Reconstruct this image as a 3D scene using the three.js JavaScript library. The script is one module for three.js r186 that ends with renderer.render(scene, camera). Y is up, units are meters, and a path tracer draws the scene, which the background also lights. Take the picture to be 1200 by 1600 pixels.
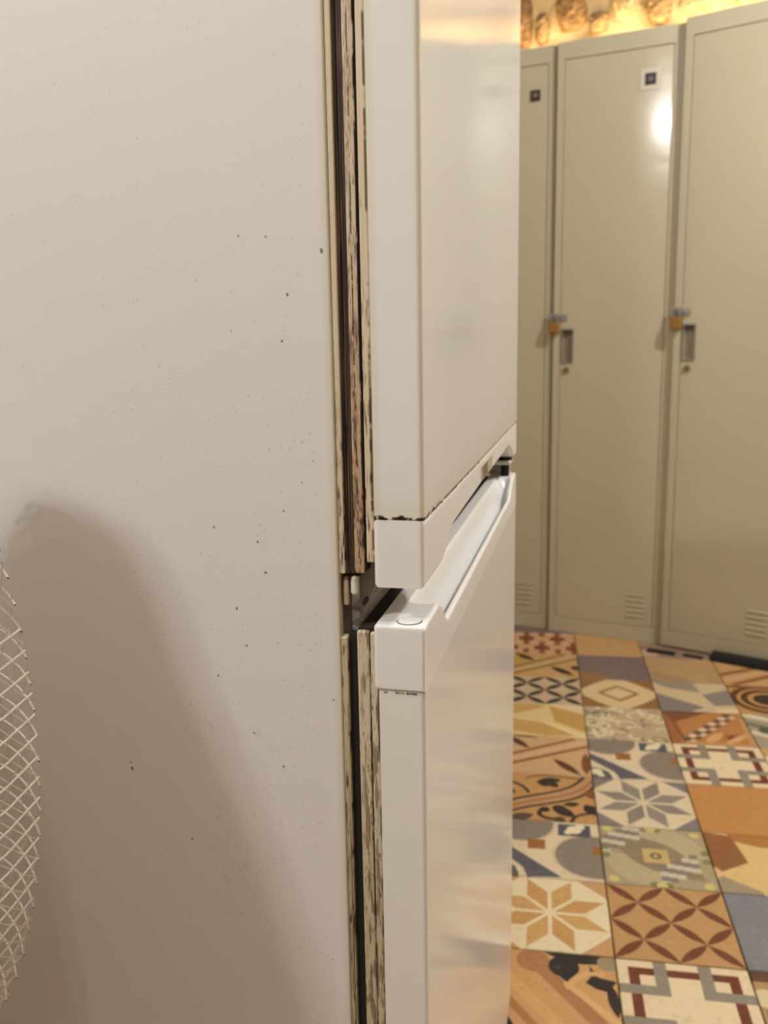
import * as THREE from 'three';
import { RoundedBoxGeometry } from 'three/addons/geometries/RoundedBoxGeometry.js';
import { mergeGeometries } from 'three/addons/utils/BufferGeometryUtils.js';
import { RectAreaLightUniformsLib } from 'three/addons/lights/RectAreaLightUniformsLib.js';

// ---------------------------------------------------------------- camera, light, exposure
const scene = new THREE.Scene();
scene.background = new THREE.Color(0x000000);
const camera = new THREE.PerspectiveCamera(2 * Math.atan(800 / 1389.3) * 180 / Math.PI, 0.75, 0.01, 40);
camera.position.set(0, 0.9643, 0);
camera.rotation.set(-0.18857, 0, -0.01872, 'YXZ');
camera.focus = 0.53;
camera.userData.fStop = 11;
scene.add(camera);
const renderer = new THREE.WebGLRenderer({ antialias: true });
renderer.toneMapping = THREE.LinearToneMapping;
renderer.toneMappingExposure = 1.0;
renderer.shadowMap.enabled = true;
RectAreaLightUniformsLib.init();

const LAMP_COLOUR = [1.0, 0.975, 0.96];
const LAMP_POWER = 2.95;         // candela, each of the two bulbs above the camera
const FILL_POWER = 4.7;         // candela, each bulb of the lamp to the right
const STRIP_COLOUR = [1.0, 0.78, 0.46];
const STRIP_POWER = 95;         // radiance of the uplight strip behind the lockers
const lampSpots = [
  { at: [-1.36, 2.62, 0.40], power: LAMP_POWER, colour: LAMP_COLOUR, drop: 0.21 },
  { at: [1.5, 2.62, -1.25], power: FILL_POWER, colour: [0.96, 0.98, 1.0], drop: 0.12 },
  { at: [-0.1, 2.62, 0.05], power: 1.05, colour: LAMP_COLOUR, drop: 0.12 },
];

// ---------------------------------------------------------------- helpers
function rng(seed) {
  let s = seed >>> 0;
  return () => { s = (s + 0x6D2B79F5) >>> 0; let t = s; t = Math.imul(t ^ (t >>> 15), t | 1); t ^= t + Math.imul(t ^ (t >>> 7), t | 61); return ((t ^ (t >>> 14)) >>> 0) / 4294967296; };
}
const hash2 = (x, y, s) => { let h = Math.imul(x, 374761393) ^ Math.imul(y, 668265263) ^ Math.imul(s, 1442695041); h = Math.imul(h ^ (h >>> 13), 1274126177); return ((h ^ (h >>> 16)) >>> 0) / 4294967296; };
function vnoise(x, y, s = 0) {
  const xi = Math.floor(x), yi = Math.floor(y), fx = x - xi, fy = y - yi, u = fx * fx * (3 - 2 * fx), v = fy * fy * (3 - 2 * fy);
  const a = hash2(xi, yi, s), b = hash2(xi + 1, yi, s), c = hash2(xi, yi + 1, s), d = hash2(xi + 1, yi + 1, s);
  return a + (b - a) * u + (c - a) * v + (a - b - c + d) * u * v;
}
const fbm = (x, y, s = 0, o = 4) => { let t = 0, a = 0.5, n = 0; for (let i = 0; i < o; i++) { t += a * vnoise(x, y, s + i * 17); n += a; a *= 0.5; x *= 2.03; y *= 2.03; } return t / n; };
const smooth = (a, b, x) => { const t = Math.min(1, Math.max(0, (x - a) / (b - a))); return t * t * (3 - 2 * t); };
const used = {};
function numbered(name) { used[name] = (used[name] ?? -1) + 1; return used[name] ? `${name}_${String(used[name]).padStart(3, '0')}` : name; }
function part(name, geometry, material, parent, label) {
  const m = new THREE.Mesh(geometry, material);
  m.name = name; m.castShadow = m.receiveShadow = true;
  if (label) m.userData.label = label;
  parent.add(m);
  return m;
}
function thing(name, label, category, pos = [0, 0, 0], turn = 0, group) {
  const o = new THREE.Group();
  o.name = numbered(name); o.position.set(...pos); o.rotation.y = turn;
  o.userData = { label, category };
  if (group) o.userData.group = group;
  scene.add(o);
  return o;
}
function struct(name, geometry, material) {
  const m = part(name, geometry, material, scene);
  m.userData.kind = 'structure';
  return m;
}
function box(x0, x1, y0, y1, z0, z1, r = 0) {
  const w = Math.abs(x1 - x0), h = Math.abs(y1 - y0), d = Math.abs(z1 - z0);
  const g = r > 0 ? new RoundedBoxGeometry(w, h, d, 3, Math.min(r, w * 0.49, h * 0.49, d * 0.49)) : new THREE.BoxGeometry(w, h, d);
  return g.translate((x0 + x1) / 2, (y0 + y1) / 2, (z0 + z1) / 2);
}
function planarUV(g, fu, fv) {   // uv from the geometry's own coordinates
  const p = g.attributes.position, uv = new Float32Array(p.count * 2);
  for (let i = 0; i < p.count; i++) { const x = p.getX(i), y = p.getY(i), z = p.getZ(i); uv[2 * i] = fu(x, y, z); uv[2 * i + 1] = fv(x, y, z); }
  g.setAttribute('uv', new THREE.BufferAttribute(uv, 2));
  return g;
}
function dataTexture(w, h, fn, srgb = true, wrap = THREE.RepeatWrapping) {   // fn(u, v) -> [r, g, b] in 0..255
  const a = new Uint8Array(w * h * 4);
  for (let j = 0; j < h; j++) for (let i = 0; i < w; i++) {
    const c = fn((i + 0.5) / w, (j + 0.5) / h), k = 4 * (j * w + i);
    a[k] = Math.max(0, Math.min(255, c[0])); a[k + 1] = Math.max(0, Math.min(255, c[1])); a[k + 2] = Math.max(0, Math.min(255, c[2])); a[k + 3] = 255;
  }
  const t = new THREE.DataTexture(a, w, h, THREE.RGBAFormat);
  if (srgb) t.colorSpace = THREE.SRGBColorSpace;
  t.magFilter = THREE.LinearFilter; t.minFilter = THREE.LinearFilter; t.wrapS = t.wrapT = wrap; t.needsUpdate = true;
  return t;
}
const mix3 = (a, b, t) => [a[0] + (b[0] - a[0]) * t, a[1] + (b[1] - a[1]) * t, a[2] + (b[2] - a[2]) * t];

// ---------------------------------------------------------------- materials
const mat = (o) => new THREE.MeshPhysicalMaterial(o);
const peel = dataTexture(256, 256, (u, v) => { const n = 255 * fbm(u * 24, v * 24, 5, 3); return [n, n, n]; }, false);
const dentMap = dataTexture(256, 512, (u, v) => { const n = 255 * (0.75 * fbm(u * 5, v * 9, 31, 2) + 0.25 * fbm(u * 14, v * 30, 77, 2)); return [n, n, n]; }, false, THREE.MirroredRepeatWrapping);
const M = {
  enamel: mat({ color: 0xe8e5e2, roughness: 0.42, clearcoat: 0.3, clearcoatRoughness: 0.35 }),
  doorEnamel: mat({ color: 0xeeede8, roughness: 0.14 }),
  trim: mat({ color: 0xf2f1ef, roughness: 0.22 }),
  trimCap: mat({ color: 0xebe8e2, roughness: 0.3 }),
  darkRubber: mat({ color: 0x1c1512, roughness: 0.8 }),
  blackGrime: mat({ color: 0x231812, roughness: 0.95 }),
  dullPlate: mat({ color: 0x5e5248, roughness: 0.85 }),
  bracket: mat({ color: 0x918d86, roughness: 0.5 }),
  barMetal: mat({ color: 0xc2bfbb, roughness: 0.4 }),
  bushing: mat({ color: 0xe8e4d8, roughness: 0.35 }),
  creamPlastic: mat({ color: 0xb9a68e, roughness: 0.6 }),
  badge: mat({ color: 0xb8ad96, roughness: 0.4 }),
  badgeDark: mat({ color: 0x6b5f50, roughness: 0.4 }),
  locker: mat({ color: 0xbcb296, roughness: 0.4 }),
  lockerDoor: mat({ color: 0xbcb296, roughness: 0.2, clearcoat: 0.7, clearcoatRoughness: 0.11, bumpMap: dentMap, bumpScale: 0.0016 }),
  chrome: mat({ color: 0x938a7a, roughness: 0.45, metalness: 0.5 }),
  zinc: mat({ color: 0x9d9a94, roughness: 0.45, metalness: 0.5 }),
  zincDark: mat({ color: 0x4a463e, roughness: 0.6, metalness: 0.3 }),
  brass: mat({ color: 0xa57a40, roughness: 0.4, metalness: 0.6 }),
  dullBrass: mat({ color: 0x86714e, roughness: 0.5, metalness: 0.5 }),
  blackRubber: mat({ color: 0x17130f, roughness: 0.9 }),
  plaster: mat({ color: 0xb0a796, roughness: 0.95 }),
  ceiling: mat({ color: 0x968f82, roughness: 0.95 }),
  grout: mat({ color: 0x8a7458, roughness: 0.95 }),
  whiteWire: mat({ color: 0xfff8ea, roughness: 0.45 }),
  yellowBand: mat({ color: 0xd8b63c, roughness: 0.5 }),
  greyFabric: mat({ color: 0x6f675c, roughness: 0.95 }),
  steel: mat({ color: 0xcfcac2, roughness: 0.4, metalness: 0.4 }),
};

// ---------------------------------------------------------------- room shell
// footprint (x, z), counter-clockwise seen from above
const WALL_N = [-0.5, 0.8660254], WALL_D = -3.3;                       // back wall: n.p = d
const cornerBL = [0.153, -3.722], cornerBR = [2.9, (WALL_D + 0.5 * 2.9) / 0.8660254], cornerFR = [2.9, 2.5], cornerFL = [-2.2, 2.5], cornerML = [-2.2, -0.64], cornerMR = [-0.592, -0.64];
const foot = [cornerBL, cornerBR, cornerFR, cornerFL, cornerML, cornerMR];
const ROOM_H = 2.62;
function wallSlab(a, b, h, t, e0 = t, e1 = t) {   // slab outside the line a -> b (room on its right when seen from above, y up)
  const dx = b[0] - a[0], dz = b[1] - a[1], L = Math.hypot(dx, dz);
  const g = new THREE.BoxGeometry(L + e0 + e1, h, t).translate((L + e1 - e0) / 2, h / 2, -t / 2);
  g.rotateY(-Math.atan2(dz, dx)); g.translate(a[0], 0, a[1]);
  return g;
}
{
  const mortarTex = dataTexture(512, 256, (u, v) => {
    const n = fbm(u * 40, v * 20, 3, 5), m = fbm(u * 9, v * 5, 8, 3);
    return mix3([176, 140, 92], [236, 214, 170], 0.25 + 0.75 * n * (0.5 + m));
  });
  const mortarBump = dataTexture(512, 256, (u, v) => { const n = 255 * fbm(u * 30, v * 15, 91, 5); return [n, n, n]; }, false);
  mortarTex.repeat.set(0.5, 0.7); mortarBump.repeat.set(0.5, 0.7);
  const mortar = mat({ color: 0xffffff, map: mortarTex, roughness: 0.95, bumpMap: mortarBump, bumpScale: 0.02 });
  struct('wall_back', wallSlab(cornerBL, cornerBR, ROOM_H, 0.2), mortar);
  struct('wall_right', wallSlab(cornerBR, cornerFR, ROOM_H, 0.15), M.plaster);
  struct('wall_front', wallSlab(cornerFR, cornerFL, ROOM_H, 0.15), M.plaster);
  struct('wall_left', wallSlab(cornerFL, cornerML, ROOM_H, 0.15), M.plaster);
  struct('wall_niche', wallSlab(cornerML, cornerMR, ROOM_H, 0.15, 0.15, 0), M.plaster);
  struct('wall_behind', wallSlab(cornerMR, cornerBL, ROOM_H, 0.15, 0, 0.15), M.plaster);
  const slab = (y0, y1) => new THREE.ExtrudeGeometry(new THREE.Shape([[-2.5, 2.8], [3.2, 2.8], [3.2, -4.2], [-2.5, -4.2]].map((p) => new THREE.Vector2(p[0], -p[1]))), { depth: y1 - y0, bevelEnabled: false }).rotateX(-Math.PI / 2).translate(0, y0, 0);
  struct('ceiling', slab(ROOM_H, ROOM_H + 0.12), M.ceiling);
  struct('floor', slab(-0.15, -0.0085), M.grout);
}
const floor = scene.getObjectByName('floor'), wallBack = scene.getObjectByName('wall_back');

// ---------------------------------------------------------------- rubble stones on the back wall (u along the wall, y up)
const wallPoint = (u, y, out = 0) => new THREE.Vector3(u * 0.8660254 + WALL_N[0] * (WALL_D + out), y, u * 0.5 + WALL_N[1] * (WALL_D + out));
{
  const tones = [[0x7d5a34, 0xa37c4c], [0x73532f, 0xa07a4c], [0xb89562, 0xd8bd8c], [0x8a6840, 0xb4925f], [0xc2a270, 0xdcc494]];
  const stoneMats = tones.map(([a, b], k) => {
    const ca = new THREE.Color(a), cb = new THREE.Color(b), A = [ca.r, ca.g, ca.b].map((c) => 255 * Math.pow(c, 1 / 2.2)), B = [cb.r, cb.g, cb.b].map((c) => 255 * Math.pow(c, 1 / 2.2));
    const t = dataTexture(128, 128, (u, v) => mix3(A, B, smooth(0.3, 0.7, fbm(u * 9, v * 9, 40 + k, 4))));
    const bp = dataTexture(128, 128, (u, v) => { const n = 255 * fbm(u * 14, v * 14, 140 + k, 4); return [n, n, n]; }, false);
    return mat({ map: t, bumpMap: bp, bumpScale: 0.012, roughness: 0.95 });
  });
  function stoneGeometry(seed) {
    const g = new THREE.IcosahedronGeometry(1, 3), p = g.attributes.position, n = new THREE.Vector3();
    for (let i = 0; i < p.count; i++) {
      n.fromBufferAttribute(p, i).normalize();
      const e = (x) => Math.sign(x) * Math.pow(Math.abs(x), 0.72);
      const r = 1 + 0.34 * (fbm(n.x * 1.7 + 9 + seed * 3.1, n.y * 1.7 + n.z * 1.3 + 5, seed, 3) - 0.5);
      p.setXYZ(i, e(n.x) * r * 0.9, e(n.y) * r * 0.9, n.z * r);
    }
    planarUV(g, (x, y, z) => x * 0.4 + z * 0.2, (x, y, z) => y * 0.4 + z * 0.2);
    g.computeVertexNormals();
    return g;
  }
  const shapes = [0, 1, 2, 3, 4, 5].map(stoneGeometry);
  const R = rng(11);
  const turn = new THREE.Quaternion().setFromAxisAngle(new THREE.Vector3(0, 1, 0), -Math.PI / 6);
  function stone(u, y, w, h, d, k, s) {
    const m = part('stone', shapes[s % 6], stoneMats[k], wallBack);
    m.position.copy(wallPoint(u, y, -0.012));
    m.quaternion.copy(turn).multiply(new THREE.Quaternion().setFromAxisAngle(new THREE.Vector3(0, 0, 1), (R() - 0.5) * 0.4));
    m.scale.set(w / 2, h / 2, d);
  }
  const placed = [[-1.285, 2.09, 0.085, 0.2, 0.05, 0, 0], [-1.208, 2.055, 0.06, 0.12, 0.045, 3, 1], [-1.105, 2.095, 0.125, 0.15, 0.06, 0, 2], [-1.005, 2.045, 0.085, 0.09, 0.045, 3, 3],
    [-0.905, 2.085, 0.11, 0.13, 0.05, 2, 4], [-0.80, 2.05, 0.10, 0.12, 0.055, 3, 5], [-0.66, 2.045, 0.17, 0.085, 0.04, 4, 0], [-0.50, 2.06, 0.12, 0.11, 0.05, 2, 1], [-0.36, 2.05, 0.14, 0.12, 0.05, 0, 2]];
  placed.forEach((a) => stone(...a));
  // the courses around them
  let row = 0;
  for (const [y0, h] of [[1.94, 0.09], [2.215, 0.13], [2.36, 0.14], [2.5, 0.13]]) {
    for (let u = -1.66 + 0.05 * (row % 3); u < 1.4;) { const w = 0.09 + 0.12 * R(); stone(u + w / 2, y0 + (R() - 0.5) * 0.03, w * 0.9, h * (0.8 + 0.25 * R()), 0.035 + 0.03 * R(), Math.floor(R() * 5), Math.floor(R() * 6)); u += w; }
    row++;
  }
  for (let u = -0.26; u < 1.4;) { const w = 0.1 + 0.1 * R(); stone(u + w / 2, 2.07, w * 0.9, 0.14, 0.05, Math.floor(R() * 5), Math.floor(R() * 6)); u += w; }
}

// ---------------------------------------------------------------- patterned floor tiles
const TILE = 0.2, tileYaw = 0.17087, tileO = [0.15557, -1.28503];
const tc = Math.cos(tileYaw), ts = Math.sin(tileYaw);
const tilePoint = (c, r) => [tileO[0] + TILE * (c * tc + r * ts), tileO[1] + TILE * (c * ts - r * tc)];
const S = 256;
function tileTexture(draw, seed) {
  const c = document.createElement('canvas'); c.width = c.height = S;
  const g = c.getContext('2d');
  draw(g);
  const R = rng(seed);                                     // cement bloom and wear
  for (let i = 0; i < 500; i++) { g.fillStyle = R() < 0.5 ? 'rgba(60,40,20,0.05)' : 'rgba(255,240,210,0.06)'; const r = 1 + 7 * R() * R(); g.beginPath(); g.arc(R() * S, R() * S, r, 0, 7); g.fill(); }
  const t = new THREE.CanvasTexture(c); t.colorSpace = THREE.SRGBColorSpace; t.magFilter = THREE.LinearFilter;
  return t;
}
const fillAll = (g, c) => { g.fillStyle = c; g.fillRect(0, 0, S, S); };
const poly = (g, pts, c) => { g.fillStyle = c; g.beginPath(); pts.forEach(([x, y], i) => (i ? g.lineTo(x * S, y * S) : g.moveTo(x * S, y * S))); g.closePath(); g.fill(); };
const rect = (g, x, y, w, h, c) => { g.fillStyle = c; g.fillRect(x * S, y * S, w * S, h * S); };
const disc = (g, x, y, r, c) => { g.fillStyle = c; g.beginPath(); g.arc(x * S, y * S, r * S, 0, 7); g.fill(); };
const ring = (g, x, y, r, w, c, a0 = 0, a1 = 7) => { g.strokeStyle = c; g.lineWidth = w * S; g.beginPath(); g.arc(x * S, y * S, r * S, a0, a1); g.stroke(); };
const line = (g, x0, y0, x1, y1, w, c) => { g.strokeStyle = c; g.lineWidth = w * S; g.beginPath(); g.moveTo(x0 * S, y0 * S); g.lineTo(x1 * S, y1 * S); g.stroke(); };
function leaf(g, x0, y0, x1, y1, w, c) {
  const mx = (x0 + x1) / 2, my = (y0 + y1) / 2, dx = -(y1 - y0) * w, dy = (x1 - x0) * w;
  g.fillStyle = c; g.beginPath(); g.moveTo(x0 * S, y0 * S); g.quadraticCurveTo((mx + dx) * S, (my + dy) * S, x1 * S, y1 * S); g.quadraticCurveTo((mx - dx) * S, (my - dy) * S, x0 * S, y0 * S); g.fill();
}
function mottle(g, cols, n, seed, rmax = 26) { const R = rng(seed); for (let i = 0; i < n; i++) { g.globalAlpha = 0.12; g.fillStyle = cols[Math.floor(R() * cols.length)]; g.beginPath(); g.arc(R() * S, R() * S, 4 + rmax * R(), 0, 7); g.fill(); } g.globalAlpha = 1; }
function star(bg, petals, corner) {
  return (g) => {
    fillAll(g, bg);
    for (const [x, y] of [[0, 0], [1, 0], [0, 1], [1, 1]]) poly(g, [[x, y], [x ? 0.75 : 0.25, y], [x, y ? 0.75 : 0.25]], corner);
    for (let k = 0; k < 8; k++) {
      const a = k * Math.PI / 4, P = (r, t) => [0.5 + r * Math.cos(t), 0.5 + r * Math.sin(t)];
      const tip = P(0.56, a + Math.PI / 8), p0 = P(0.3, a), p1 = P(0.3, a + Math.PI / 4), c0 = [0.5, 0.5];
      const m = [(tip[0] + c0[0]) / 2, (tip[1] + c0[1]) / 2], s = 0.84;
      poly(g, [c0, p0, tip, p1].map(([x, y]) => [m[0] + (x - m[0]) * s, m[1] + (y - m[1]) * s]), petals[k % petals.length]);
    }
  };
}
function lattice(bg, col, w, n = 4) {
  return (g) => {
    fillAll(g, bg);
    for (let i = -1; i <= n; i++) for (let j = -1; j <= n; j++) if ((i + j) % 2 === 0) {
      leaf(g, i / n, j / n, (i + 1) / n, (j + 1) / n, w, col);
      leaf(g, (i + 1) / n, j / n + 0, i / n, (j + 1) / n, w, (i + j) % 2 === 0 ? 'rgba(0,0,0,0)' : col);
    } else leaf(g, (i + 1) / n, j / n, i / n, (j + 1) / n, w, col);
  };
}
const draws = {
  crossFrame(g) {
    fillAll(g, '#e2cda6');
    for (const [x, y, w, h] of [[0.085, 0.085, 0.83, 0.08], [0.085, 0.835, 0.83, 0.08], [0.085, 0.085, 0.08, 0.83], [0.835, 0.085, 0.08, 0.83]]) rect(g, x, y, w, h, '#6b2f1a');
    const gr = '#8d8272';
    for (const sx of [0, 1]) for (const sy of [0, 1]) {
      const X = (x, w) => (sx ? 1 - x - w : x), Y = (y, h) => (sy ? 1 - y - h : y);
      rect(g, X(0.28, 0.1), Y(0, 0.38), 0.1, 0.38, gr); rect(g, X(0, 0.38), Y(0.28, 0.1), 0.38, 0.1, gr);
    }
  },
  circles: lattice('#b98f5c', '#6f3b1e', 0.25),
  ovals: lattice('#c2a888', '#2f2114', 0.3),
  starYellow: star('#e4d2ac', ['#c99d62', '#c4945a'], '#c39665'),
  starGrey: star('#d9c6a4', ['#877b70', '#8d8175'], '#7d7470'),
  starBig(g) {
    fillAll(g, '#c9b38c');
    poly(g, [[0, 0], [0.55, 0], [0.62, 0.34], [0.2, 0.22]], '#8f8474'); poly(g, [[0.62, 0.42], [1, 0.2], [1, 0.75], [0.72, 0.8]], '#857c70'); poly(g, [[0, 0.42], [0.58, 0.86], [0.4, 1], [0, 1]], '#7f756e'); poly(g, [[0.7, 0.9], [1, 0.86], [1, 1], [0.72, 1]], '#d8c39a');
  },
  starOchre(g) {
    fillAll(g, '#d9bf85');
    poly(g, [[0, 0.05], [0.4, 0], [0.5, 0.1], [0, 0.42]], '#c79a5c'); poly(g, [[0.55, 0.05], [1, 0.3], [1, 0.85], [0.62, 0.55]], '#bf9450'); poly(g, [[0, 0.5], [0.5, 0.62], [0.85, 0.95], [0.5, 1], [0, 0.85]], '#c39a58'); line(g, 0.5, 0.6, 1, 1, 0.06, '#e4cd9a'); poly(g, [[0.6, 0], [1, 0], [1, 0.2]], '#d8c4a2');
  },
  arcs(g) {                                                   // blue-grey quarter arcs with a small brown square
    fillAll(g, '#dac7a4');
    const gy = '#84786a', bl = '#5a5660';
    disc(g, 0.22, 0.06, 0.34, gy); ring(g, 0.22, 0.06, 0.35, 0.03, '#cbb695');
    disc(g, 0.92, 0.6, 0.36, gy); ring(g, 0.92, 0.6, 0.37, 0.03, '#cbb695');
    rect(g, 0.6, 0.04, 0.32, 0.22, '#4e4b55'); disc(g, 0.76, 0.14, 0.075, '#e2d3b2'); disc(g, 0.82, 0.08, 0.05, '#e2d3b2'); disc(g, 0.7, 0.19, 0.04, '#e2d3b2');
    rect(g, 0.3, 0.36, 0.17, 0.17, '#9a6230'); rect(g, 0.92, 0.42, 0.08, 0.14, '#9a6230');
    poly(g, [[0, 0.4], [0.1, 0.48], [0.62, 0.98], [0.3, 1], [0.26, 0.86], [0, 0.56]], bl);
    ring(g, 0, 0.98, 0.26, 0.04, '#d6c5a4', -Math.PI / 2, 0); disc(g, 0, 0.98, 0.22, '#5d5750'); disc(g, 0.05, 0.86, 0.07, '#e2d3b2'); disc(g, 0.1, 0.94, 0.04, '#e2d3b2');
    disc(g, 0.22, 0.9, 0.02, '#e2d3b2');
  },
  diag(g) {
    fillAll(g, '#c7a074');
    line(g, -0.05, 0.62, 0.85, 0.04, 0.045, '#7d421b'); line(g, -0.05, 0.86, 1.05, 0.2, 0.045, '#7d421b'); line(g, -0.05, 0.74, 1.0, 0.1, 0.05, '#d2a987');
    leaf(g, 0.02, 0.02, 0.3, 0.36, 0.24, '#5f3013'); leaf(g, 0.58, 0.6, 0.88, 0.98, 0.24, '#5f3013'); leaf(g, 0.96, 0.42, 0.95, 0.96, 0.2, '#7a461d'); leaf(g, 0.05, 0.02, 0.42, 0.03, 0.12, '#4a2a14');
  },
  diagYellow(g) {
    fillAll(g, '#c0965c'); poly(g, [[0, 0.1], [0.4, 0.25], [0, 0.6]], '#b79240');
    line(g, -0.05, 0.72, 0.82, 0.02, 0.05, '#7b5128'); line(g, -0.05, 0.98, 1.05, 0.16, 0.05, '#7b5128'); line(g, -0.05, 0.86, 1, 0.06, 0.06, '#bfa078');
    leaf(g, 0.05, 0.02, 0.35, 0.34, 0.3, '#2f2014'); leaf(g, 0.6, 0.56, 0.92, 0.92, 0.3, '#2f2014'); disc(g, 0.98, 0.6, 0.09, '#3a3220');
  },
  swirl(g) {
    fillAll(g, '#bd8d58');
    const k = '#2b201a', bez = (w, c, ...p) => { g.strokeStyle = c; g.lineWidth = w * S; g.beginPath(); g.moveTo(p[0] * S, p[1] * S); g.bezierCurveTo(...p.slice(2).map((q) => q * S)); g.stroke(); };
    bez(0.2, '#b98a62', -0.02, 0.86, 0.3, 0.5, 0.8, 0.6, 1.02, 0.02); bez(0.035, k, -0.02, 0.76, 0.26, 0.4, 0.74, 0.5, 0.92, -0.02); bez(0.035, k, -0.02, 0.98, 0.34, 0.58, 0.86, 0.7, 1.02, 0.18); bez(0.02, '#7a4c2a', -0.02, 0.87, 0.3, 0.5, 0.8, 0.6, 1.0, 0.08);
    bez(0.04, k, 0.3, 0.44, 0.24, 0.2, 0.08, 0.3, 0.04, 0.04); bez(0.03, '#6a4426', 0.26, 0.12, 0.4, -0.02, 0.6, 0.02, 0.86, 0.06);
    leaf(g, 0.38, 0.2, 0.66, 0.1, 0.5, k); disc(g, 0.48, 0.2, 0.075, k); disc(g, 0.58, 0.24, 0.05, k); leaf(g, 0.0, 0.36, 0.16, 0.46, 0.6, k); disc(g, 0.05, 0.46, 0.06, k);
    leaf(g, 0.55, 0.7, 0.78, 0.9, 0.5, k); disc(g, 0.62, 0.74, 0.07, k); leaf(g, 0.66, 0.66, 0.84, 0.62, 0.5, k); leaf(g, 0.9, 0.62, 1.0, 0.84, 0.6, k); disc(g, 0.96, 0.7, 0.06, k);
    bez(0.05, k, 0.48, 0.76, 0.36, 0.84, 0.4, 0.98, 0.62, 0.96); disc(g, 0.47, 0.78, 0.055, k); disc(g, 0.62, 0.97, 0.06, '#4a382c');
    bez(0.04, '#3a2618', 0.74, 1.02, 0.76, 0.84, 0.88, 0.82, 1.0, 0.8); leaf(g, 0.1, 1.0, 0.36, 0.9, 0.5, '#54453a'); leaf(g, 0.94, 0.3, 0.98, 0.5, 0.6, '#7a4a26');
  },
  baroque(g) {
    fillAll(g, '#c99a63');
    g.lineCap = 'round';
    for (const [x0, y0, x1, y1, w, c] of [[0.35, 0.1, 1.0, 0.95, 0.12, '#a9764a'], [0.1, 0.25, 0.8, 1.1, 0.1, '#cfa468'], [0, 0.35, 0.55, 1.05, 0.07, '#a87847'], [0.62, 0.35, 1.05, 0.8, 0.06, '#d6ab70']]) line(g, x0, y0, x1, y1, w, c);
    disc(g, 0.36, 0.12, 0.13, '#a9764a');
    leaf(g, 0.44, 0.0, 0.98, 0.06, 0.3, '#2a2220'); disc(g, 0.6, 0.16, 0.12, '#2a2220'); leaf(g, 0.55, 0.05, 0.66, 0.36, 0.4, '#2a2220');
    poly(g, [[0.8, 0.12], [0.86, 0.25], [1, 0.28], [0.92, 0.4], [0.84, 0.38], [0.76, 0.32], [0.8, 0.26]], '#2a2220'); leaf(g, 0.94, 0.3, 0.98, 0.66, 0.24, '#2c201c'); disc(g, 0.95, 0.08, 0.09, '#9a8a68');
    leaf(g, 0.12, 0.7, 0.2, 1.02, 0.4, '#2a2220'); disc(g, 0.2, 0.92, 0.09, '#2a2220'); ring(g, 0.0, 0.66, 0.16, 0.05, '#b98a5c', 4.6, 6.3); ring(g, 0.86, 0.45, 0.24, 0.05, '#d2a76e', 3.4, 4.8);
  },
  redCross(g) {
    fillAll(g, '#c49a70');
    for (const [x, y] of [[0.22, 0.3], [0.72, 0.3], [0.47, 0.75], [-0.03, 0.75], [0.97, 0.75], [0.47, -0.1], [0.22, 1.1], [0.72, 1.1]]) { rect(g, x - 0.045, y - 0.3, 0.09, 0.6, '#8a4a26'); rect(g, x - 0.12, y - 0.09, 0.24, 0.18, '#7d3418'); }
    for (const x of [0.1, 0.35, 0.6, 0.85]) { disc(g, x, 0.5, 0.06, '#d3ad84'); disc(g, x, 0.05, 0.06, '#d3ad84'); }
  },
  scroll(g) {
    fillAll(g, '#b6a17f'); const R = rng(5); g.lineCap = 'round';
    for (let i = 0; i < 46; i++) { const a = R() * 6; ring(g, R(), R(), 0.05 + 0.09 * R(), 0.035 + 0.02 * R(), R() < 0.62 ? '#d9c7a2' : '#8a7b62', a, a + 2.2 + R() * 1.6); }
  },
  hexagon(g) {
    fillAll(g, '#d6b988');
    for (const [x, y] of [[0, 0], [1, 0], [0, 1], [1, 1]]) poly(g, [[x, y], [x ? 0.62 : 0.38, y], [x ? 0.8 : 0.2, y ? 0.84 : 0.16], [x, y ? 0.6 : 0.4]], '#8f6236');
    for (const s of [0.29, 0.22]) poly(g, [[0.5, 0.5 - s], [0.5 + s, 0.5], [0.5, 0.5 + s], [0.5 - s, 0.5]], s > 0.25 ? '#86602f' : '#d8b98f');
  },
  octagon(g) {
    fillAll(g, '#d9b67a'); mottle(g, ['#e0c28c', '#d2a867'], 60, 4);
    poly(g, [[0, 0], [0.26, 0.05], [0.33, 0.5], [0.06, 0.68], [0, 0.6]], '#8a5a30'); poly(g, [[0.22, 0], [1, 0], [0.92, 0.04], [0.8, 0.2], [0.5, 0.22], [0.28, 0.14]], '#a87038'); poly(g, [[0.0, 0.8], [0.05, 0.75], [0.36, 0.96], [0.36, 1], [0, 1]], '#9b8a6e'); poly(g, [[1, 0.68], [0.78, 1], [1, 1]], '#8a5526');
  },
  flower(g) {
    fillAll(g, '#a89674');
    leaf(g, 0, 0.5, 0.62, 1.0, 0.5, '#b5a481'); leaf(g, 0.35, 0.0, 1.0, 0.5, 0.5, '#b5a481');
    leaf(g, 0.1, 0.14, 0.9, 0.86, 0.42, '#8b7a5f');
    for (const [ox, oy] of [[0.12, 0.12], [0.62, 0.62]]) for (let i = 0; i < 5; i++) for (let j = 0; j < 4; j++) { const x = ox + (i - j) * 0.075, y = oy + (i + j) * 0.0 + (4 - i - j + 3) * 0.04; rect(g, ox + (i - 1.5) * 0.075, oy + (2.2 - i) * 0.06 + (j - 1) * 0.075, 0.075, 0.075, (i + j) % 2 ? '#c9bda4' : '#80766a'); }
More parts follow.
